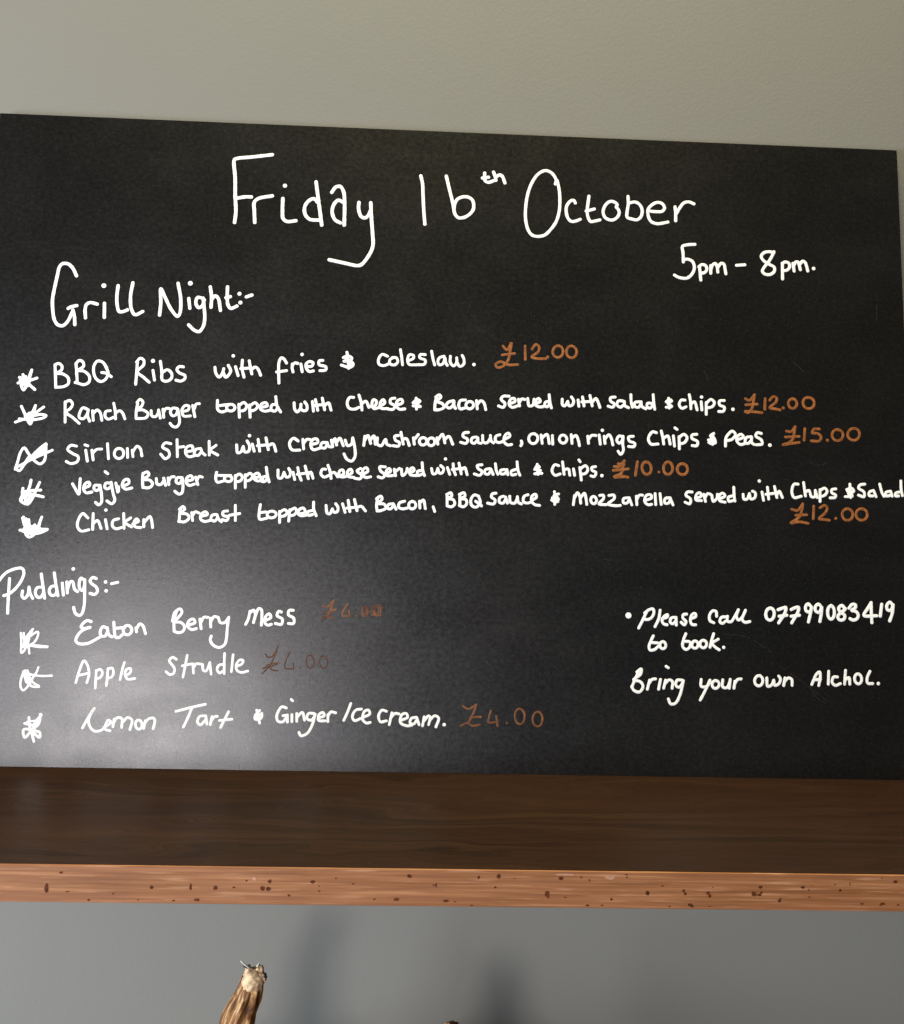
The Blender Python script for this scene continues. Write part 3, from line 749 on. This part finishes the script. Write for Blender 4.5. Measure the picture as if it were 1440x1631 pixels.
         'w3.6;315,170 300,210 260,270 220,335 190,358 170,330 175,260 205,195 230,250 280,300 320,325 300,330 250,320 215,280 200,240;190,205 260,230 340,240 425,238;225,195 260,280 320,330;205,200 250,310;195,210 215,290'),
        ('handwritten_word', 'white handwritten "Apple"', M_WHITE,
         '622,295 650,200 690,115 720,160 730,230 712,295;650,235 725,218;790,195 785,270 782,340;790,200 820,185 840,210 825,250 790,265;885,180 880,250 872,320;885,185 920,175 930,215 915,250 880,260;1020,130 1000,200 985,270;1030,240 1070,210 1070,180 1040,185 1025,225 1045,265 1105,262'),
    ]),
    (250, 1020, 300, 4.20, [
        ('handwritten_word', 'white handwritten "Strudle"', M_WHITE,
         '150,145 120,130 95,155 115,185 135,215 130,250 100,262 70,240;232,115 220,180 200,280;195,195 265,180;275,180 280,250;280,210 300,180 338,182;350,185 355,230 375,235 395,200 405,170;405,175 415,258;510,185 475,190 460,225 480,250 505,235;518,100 515,180 515,255;583,110 570,240;605,200 650,180 660,155 635,150 610,180 610,225 640,245 695,235'),
    ]),
    (250, 1020, 300, 2.30, [
        ('price', 'thin brown price "£4.00"', M_THIN,
         '830,105 850,130 885,118 925,45;925,45 895,130 860,195 805,255;810,215 850,200 880,225 925,232;838,190 930,170;1015,90 988,150 976,200 990,217 1048,215;1042,172 1046,212;d 1095 210 .5;o 1170 162 30 50;o 1272 165 31 48;865,205 920,180'),
    ]),
    (0, 1110, 380, 4.48, [
        ('star', 'scribbled white star left of "Lemon Tart"', M_WHITE,
         '175,125 180,175 195,230 205,270;150,160 200,170 235,150 245,105;245,105 235,160 190,205 150,245 142,200 170,195 240,245 240,215 205,200 210,160 250,110;w3;165,150 240,140;205,180 200,235'),
        ('handwritten_word', 'white handwritten "Lemon"', M_WHITE,
         '498,188 530,130 570,70 545,110 535,150 550,190 575,208 615,200 640,170;645,175 670,155 655,140 640,165 635,195 665,205;690,135 682,180;688,155 705,128 735,130 735,185;740,155 770,125 797,140 785,198;o 838 168 20 28;878,145 868,190;872,160 900,132 930,130 935,150 925,192'),
        ('handwritten_word', 'white handwritten "Tart"', M_WHITE,
         '1062,88 1150,65 1240,45;1160,65 1135,125 1108,182;1240,115 1207,118 1192,150 1210,170 1240,140;1242,115 1250,165;1280,120 1270,168;1278,142 1295,120 1312,118;1380,90 1355,140 1332,185;1325,143 1400,135'),
    ]),
    (380, 1110, 510, 4.48, [
        ('and_sign', '', M_WHITE,
         '95,62 75,85 75,100 100,98 105,82 75,88;82,60 95,118;75,95 105,75'),
        ('handwritten_word', 'white handwritten "Ginger"', M_WHITE,
         '215,50 195,45 172,85 178,110 200,112 218,88;200,85 220,82;220,82 220,113;237,12 244,18;240,80 240,112;262,75 262,110;262,92 287,70 297,105;340,75 315,75 308,98 328,105 343,85;345,78 330,130 308,165 280,175 272,160;360,95 385,85 380,70 362,80 360,105 390,108;402,80 402,112;402,88 415,68 437,72'),
        ('handwritten_word', 'white handwritten "Ice"', M_WHITE,
         '505,30 490,70 473,106;553,55 527,60 512,90 522,107 548,98;560,92 590,77 585,60 567,65 558,100 575,118 592,115'),
        ('handwritten_word', 'white handwritten "cream."', M_WHITE,
         '665,65 645,60 630,85 638,112 665,108;690,72 678,125;683,98 703,75 722,77;732,105 760,92 755,75 735,80 728,115 755,130 778,128;800,92 777,97 772,118 788,122 803,102;802,95 812,125;835,90 828,130;835,108 855,85 862,92 855,125;860,105 883,85 900,95 888,135;d 925 125 .66'),
    ]),
    (380, 1110, 510, 3.40, [
        ('price', 'faded orange price "£4.00"', M_DULL,
         '1010,42 1035,55 1068,35;1068,35 1060,65 1040,100;1045,92 1090,90;1000,130 1030,118 1050,130 1085,125;1030,120 1050,95;1135,62 1125,100 1125,115 1167,112;1160,85 1165,130;d 1207 118 .5;o 1265 88 22 35;o 1345 100 22 33'),
    ]),
    (980, 940, 250, 4.61, [
        ('bullet_dot', '', M_WHITE,
         'd 121 232 29'),
        ('handwritten_word', 'white handwritten "Please"', M_WHITE,
         '270,210 310,180 345,172 355,205 335,250 300,270 255,265;285,205 255,270 215,348;412,185 400,260 365,335;430,262 480,245 480,225 450,240 430,280 445,310 475,318;550,250 515,255 505,295 525,310 555,285;558,250 560,320;655,220 625,225 620,255 650,290 635,320 605,295;690,265 740,240 735,215 705,225 690,280 705,315 738,318'),
        ('handwritten_word', 'white handwritten "Call"', M_WHITE,
         '930,240 925,195 895,190 865,230 870,280 905,300;1012,245 975,250 960,290 985,305 1012,285;1030,240 1030,285 1062,290 1100,235 1130,180;1130,180 1112,240 1130,275 1160,255 1195,185;1195,185 1165,270 1190,295 1235,288'),
        ('handwritten_word', 'white handwritten "to"', M_WHITE,
         '350,420 325,470 310,520 320,550 360,545 395,515;330,480 390,485;o 437 505 27 33'),
        ('handwritten_word', 'white handwritten "book."', M_WHITE,
         '648,400 625,460 620,520 650,545 685,520 685,475 640,470;o 732 500 29 34;o 808 495 31 35;903,400 885,460 870,525;945,450 890,488 920,525 955,548;d 995 525 .6'),
    ]),
    (1190, 940, 250, 5.09, [
        ('handwritten_word', 'white handwritten "07799083419"', M_WHITE,
         'o 210 220 39 56;285,180 325,165 355,158 350,200 290,300;295,240 365,230;405,178 440,162 472,158 470,190 410,300;405,240 480,230;590,155 560,125 537,150 542,190 575,200 592,160;592,160 580,220 563,292;685,160 655,128 627,150 630,192 662,205 685,160;685,160 680,220 668,287;o 770 205 31 62;900,175 870,140 840,165 855,200 895,230 890,265 855,275 832,250 850,215 890,185 903,170;935,165 965,130 995,135 990,165 960,185 1005,200 1020,235 1005,265 970,275 945,262;1145,298 1140,200 1138,115;1138,115 1105,170 1072,232 1190,235;1235,130 1222,238;1335,135 1310,110 1282,140 1288,180 1318,185 1340,135;1340,135 1330,220 1308,282'),
    ]),
    (990, 1050, 430, 4.61, [
        ('handwritten_word', 'white handwritten "Bring"', M_WHITE,
         '95,60 75,100 55,150;82,68 105,52 102,80 65,110 100,120 115,145 95,175 65,165 55,145;150,112 138,160;145,132 163,108 182,105;238,38 250,46;208,108 198,160;235,112 225,155;230,132 255,110 272,120 270,155;325,112 297,112 290,140 308,150 328,125;330,115 312,190 287,235 262,238 250,212'),
        ('handwritten_word', 'white handwritten "your"', M_WHITE,
         '425,108 425,145 455,145 473,118;472,112 445,170 420,218;o 502 135 19 21;540,110 540,148 562,152 578,120;580,108 575,155;605,118 600,155;603,132 620,108 638,105'),
        ('handwritten_word', 'white handwritten "own"', M_WHITE,
         'o 732 115 22 28;775,100 780,145 800,138 812,112;812,112 818,140 840,130 848,105 838,90;872,100 865,140;868,122 890,100 908,108 910,140'),
        ('handwritten_word', 'white handwritten "Alchol."', M_WHITE,
         '1015,135 1040,80 1057,68 1060,100 1052,140;1028,110 1060,108;1105,65 1103,133;1152,95 1132,95 1123,122 1140,140 1168,130;1195,60 1190,133;1192,112 1213,98 1218,133;o 1262 105 19 27;1325,65 1310,100 1313,128 1340,130;d 1370 130'),
    ]),
]

seed = 0
for (x0, y0, wd, lw, rows) in WRITING:
    k = wd / 1440.0
    for name, label, mat, data in rows:
        vv, ff = [], []
        wk = lw
        for st in data.split(';'):
            st = st.strip()
            if not st:
                continue
            seed += 1
            if st[0] == 'w':
                wk = float(st[1:])
                continue
            if st[0] == 'd':
                q = st[1:].split()
                r = float(q[2]) if len(q) > 2 else .62
                stroke(vv, ff, [(x0 + float(q[0]) * k, y0 + float(q[1]) * k)], wk * 2 * r if r < 3 else r * 2 * k, seed)
                continue
            if st[0] == 'o':
                cx, cy, rx, ry = [float(q) for q in st[1:].split()]
                sg = random.uniform(-.06, .06)
                a0 = -1.2 + random.uniform(-.4, .4)
                pts = []
                for i in range(11):
                    a = a0 - 2 * math.pi * i / 9.6
                    g = 1 + .05 * noise.noise(Vector((math.cos(a), math.sin(a), seed)))
                    pts.append((x0 + (cx + rx * g * math.cos(a) + sg * ry * math.sin(a)) * k, y0 + (cy + ry * g * math.sin(a)) * k))
            else:
                pts = [tuple(float(c) for c in q.split(',')) for q in st.split()]
                pts = [(x0 + a * k, y0 + b * k) for a, b in pts]
            stroke(vv, ff, pts, wk, seed)
        o = link(name, mesh_from(name, vv, ff, True), mat, board)
        if label:
            o['label'] = label

# faint scratches on the coating
vv, ff = [], []
for pts in ([(1396, 470), (1396.5, 486), (1396, 510)], [(1240, 1060), (1290, 1095), (1320, 1118)], [(1122, 590), (1128, 606)],
            [(1290, 1090), (1300, 1110), (1318, 1122)], [(960, 890), (975, 893)], [(1286, 735), (1300, 741), (1318, 738)],
            [(1150, 1010), (1190, 1015), (1230, 1040)], [(1262, 575), (1280, 592)], [(405, 272), (409, 275)],
            [(860, 1166), (880, 1165)], [(1019, 938), (1022, 933)]):
    seed += 1
    z = len(vv)
    P = catmull([(float(a), float(b)) for a, b in pts])
    for i, p in enumerate(P):
        q = on_board(*p)
        j0, j1 = P[max(0, i - 1)], P[min(len(P) - 1, i + 1)]
        tx, ty = j1[0] - j0[0], -(j1[1] - j0[1])
        L = math.hypot(tx, ty) or 1
        r = .00022 * (.6 + .6 * abs(noise.noise(Vector((i * .7, seed, 0)))))
        vv += [(q[0] - ty / L * r, -.00006, q[1] + tx / L * r), (q[0] + ty / L * r, -.00006, q[1] - tx / L * r)]
    for i in range(len(P) - 1):
        if noise.noise(Vector((i * .35, seed, 9))) > -.12:
            ff.append((z + 2 * i, z + 2 * i + 1, z + 2 * i + 3, z + 2 * i + 2))
sc = link('scratches', mesh_from('scratches', vv, ff), M_SCR, board)
sc['kind'] = 'stuff'

# ------------------------------------------------------------------ below the shelf: two dried squashes, stalks reaching into view
LOW = -0.45
low = box('lower_shelf', (-1.15, -.24, LOW - .023), (1.15, WALL_Y - .0006, LOW), M_TOP, None, .0008, 1)
low['label'] = 'plain dark wooden shelf under the two squashes, lower than the board shelf'
low['category'] = 'shelf'
M_STEM = mat_stem()
M_TIP = mat_plain('pale_frayed_stem_end', (.66, .46, .26), .7, .45, 260)
M_DARK = mat_plain('dark_scar', (.02, .010, .006), .5, .3, 200)
M_FIB = mat_plain('pale_fibre', (.62, .60, .52), .6, .15, 200)
M_SKIN = mat_plain('squash_skin', (.33, .11, .035), .5, .3, 25)


def tube(axis, radii, ribs, amp, N, name, mat, parent, ph=0.0, jag=0.0):
    vv, ff, uv = [], [], []
    n = len(axis)
    for i, (c, r) in enumerate(zip(axis, radii)):
        t = (axis[min(n - 1, i + 1)] - axis[max(0, i - 1)]).normalized()
        a1 = t.cross(Vector((0, 1, 0))).normalized()
        a2 = t.cross(a1)
        for k in range(N):
            a = 2 * math.pi * k / N
            rr = r * (1 + amp * math.cos(ribs * a + ph + i * .05) + .10 * noise.noise(Vector((math.cos(a) * 1.6, math.sin(a) * 1.6, i * .13 + ph))))
            off = t * (jag * noise.noise(Vector((math.cos(a) * 3, math.sin(a) * 3, ph))) if i == n - 1 else 0)
            vv.append(c + a1 * math.cos(a) * rr + a2 * math.sin(a) * rr + off)
    vv.append(axis[0])
    vv.append(axis[-1] - (axis[-1] - axis[-2]).normalized() * radii[-1] * .3)
    for i in range(n - 1):
        for k in range(N):
            k2 = (k + 1) % N
            ff.append((i * N + k, i * N + k2, (i + 1) * N + k2, (i + 1) * N + k))
    for k in range(N):
        ff.append(((k + 1) % N, k, n * N))
        ff.append(((n - 1) * N + k, (n - 1) * N + (k + 1) % N, n * N + 1))
    me = mesh_from(name, [tuple(v) for v in vv], ff, True)
    ul = me.uv_layers.new(name='UVMap')
    for p in me.polygons:
        for li, vi in zip(p.loop_indices, p.vertices):
            if vi < n * N:
                i, k = divmod(vi, N)
                kk = k if not (k == 0 and max(q % N for q in p.vertices if q < n * N) == N - 1) else N
                ul.data[li].uv = (kk / N, i / n)
    o = link(name, me, mat, parent)
    return o


def squash(label, depth, pix, rad, tip_len, full=True, lean=0.0):
    """pix: centre line of the stalk in the photo from top to bottom, rad: half widths in pixels"""
    A = [on_y(px, py, depth) for px, py in pix]
    sc_ = (A[0] - CAM).dot(fwd) / F
    root_pos = Vector((A[-1].x + lean, depth, LOW))
    root = empty('squash', root_pos, label, 'squash', None)
    pts, rr = [], []
    for i in range(len(A) - 1):
        for j in range(6):
            t = j / 6
            pts.append(A[i].lerp(A[i + 1], t) - root_pos)
            rr.append((rad[i] * (1 - t) + rad[i + 1] * t) * sc_)
    pts.append(A[-1] - root_pos)
    rr.append(rad[-1] * sc_)
    pts.reverse()
    rr.reverse()
    # body
    top = (A[-1] - root_pos)
    H = top.z + .012
    vv, ff = [], []
    NA, NB = 72, 22
    RB = .088
    for i in range(NB + 1):
        th = math.pi * i / NB
        for k in range(NA):
            a = 2 * math.pi * k / NA
            rib = 1 - .09 * abs(math.sin(5.5 * a)) ** .5 * math.sin(th)
            r = RB * math.sin(th) ** .8 * rib if 0 < i < NB else 0.002
            z = H / 2 + H / 2 * math.cos(th) - .016 * math.exp(-(r / .02) ** 2) * (1 if th < 1.5 else -1)
            vv.append((r * math.cos(a) + top.x * (z / H) * .3, r * math.sin(a), max(0.0005, z)))
    for i in range(NB):
        for k in range(NA):
            k2 = (k + 1) % NA
            ff.append((i * NA + k, (i + 1) * NA + k, (i + 1) * NA + k2, i * NA + k2))
    link('body', mesh_from('body', vv, ff, True), M_SKIN, root)
    tube(pts, rr, 7, .17, 56, 'stalk', M_STEM, root, .6)
    if not full:
        return root
    return root, A, sc_, root_pos


r1 = squash('squash with a curved brown ribbed stalk and pale frayed end, left below the shelf', -.06,
            [(403, 1556), (400.5, 1566), (398, 1576), (395, 1586), (390, 1597), (384, 1610), (377.5, 1631), (372, 1655), (368, 1690), (368, 1745), (370, 1780)],
            [15.5, 17.5, 18.5, 19.5, 20.5, 22, 24.5, 26, 30, 38, 54], .02)
root, A, sc_, rp = r1


def crumple(name, px, py, rx, ry, mat, seed_, dy=-.0, amp=.35, tilt=-.25, sub=4):
    bm = bmesh.new()
    bmesh.ops.create_icosphere(bm, subdivisions=sub, radius=1)
    c = on_y(px, py, -.06 + dy) - rp
    for v in bm.verts:
        p = v.co.copy()
        k = 1 + amp * noise.noise(p * 1.7 + Vector((seed_, 0, 0))) + amp * .6 * noise.noise(p * 4.3 + Vector((0, seed_, 0)))
        x, y, z = p.x * rx * sc_ * k, p.y * rx * sc_ * k, p.z * ry * sc_ * k
        v.co = c + Vector((x * math.cos(tilt) - z * math.sin(tilt), y, x * math.sin(tilt) + z * math.cos(tilt)))
    me = bpy.data.meshes.new(name)
    bm.to_mesh(me)
    bm.free()
    me.polygons.foreach_set('use_smooth', [True] * len(me.polygons))
    return link(name, me, mat, root)


crumple('frayed_end', 403.5, 1560, 18.5, 18.5, M_TIP, 3.1, -.003, .16)
crumple('torn_flap', 397, 1546, 6.5, 8.5, M_TIP, 8.7, -.004, .5, .1, 3)
crumple('torn_flap', 412.5, 1547, 7.0, 10, M_TIP, 5.2, -.003, .5, -.25, 3)
crumple('torn_flap', 405, 1549, 6.5, 7, M_STEM, 6.2, -.002, .5, 0, 3)
crumple('torn_flap', 417, 1556, 6.0, 8.5, M_TIP, 1.2, -.005, .5, .3, 3)
crumple('dark_scar', 422, 1555, 3.2, 6.0, M_DARK, 2.2, -.006, .4, .2, 3)


def fibre(px, w0, name='fibre', mat=M_FIB):
    c = [on_y(x, y, -.066) - rp for x, y in px]
    tube(c, [w0 * sc_ * (1 - .6 * i / (len(c) - 1)) for i in range(len(c))], 3, .1, 8, name, mat, root)


fibre([(398, 1542), (392, 1538), (387, 1534), (383, 1530)], 1.9)
fibre([(394, 1542), (390, 1540), (387, 1538.5)], 1.6, 'fibre', M_DARK)
fibre([(387, 1527), (386.5, 1524), (386, 1522)], .9) if False else None
fibre([(409, 1540), (411, 1536), (414.5, 1532)], 1.1)
squash('squash whose dark stalk tip only just shows at the bottom, right of the ribbed stalk', -.06,
       [(724, 1631), (723, 1635), (722, 1642), (720, 1660), (718, 1700), (718, 1760), (718, 1785)], [9, 13, 16, 20, 24, 36, 52], .02, False)
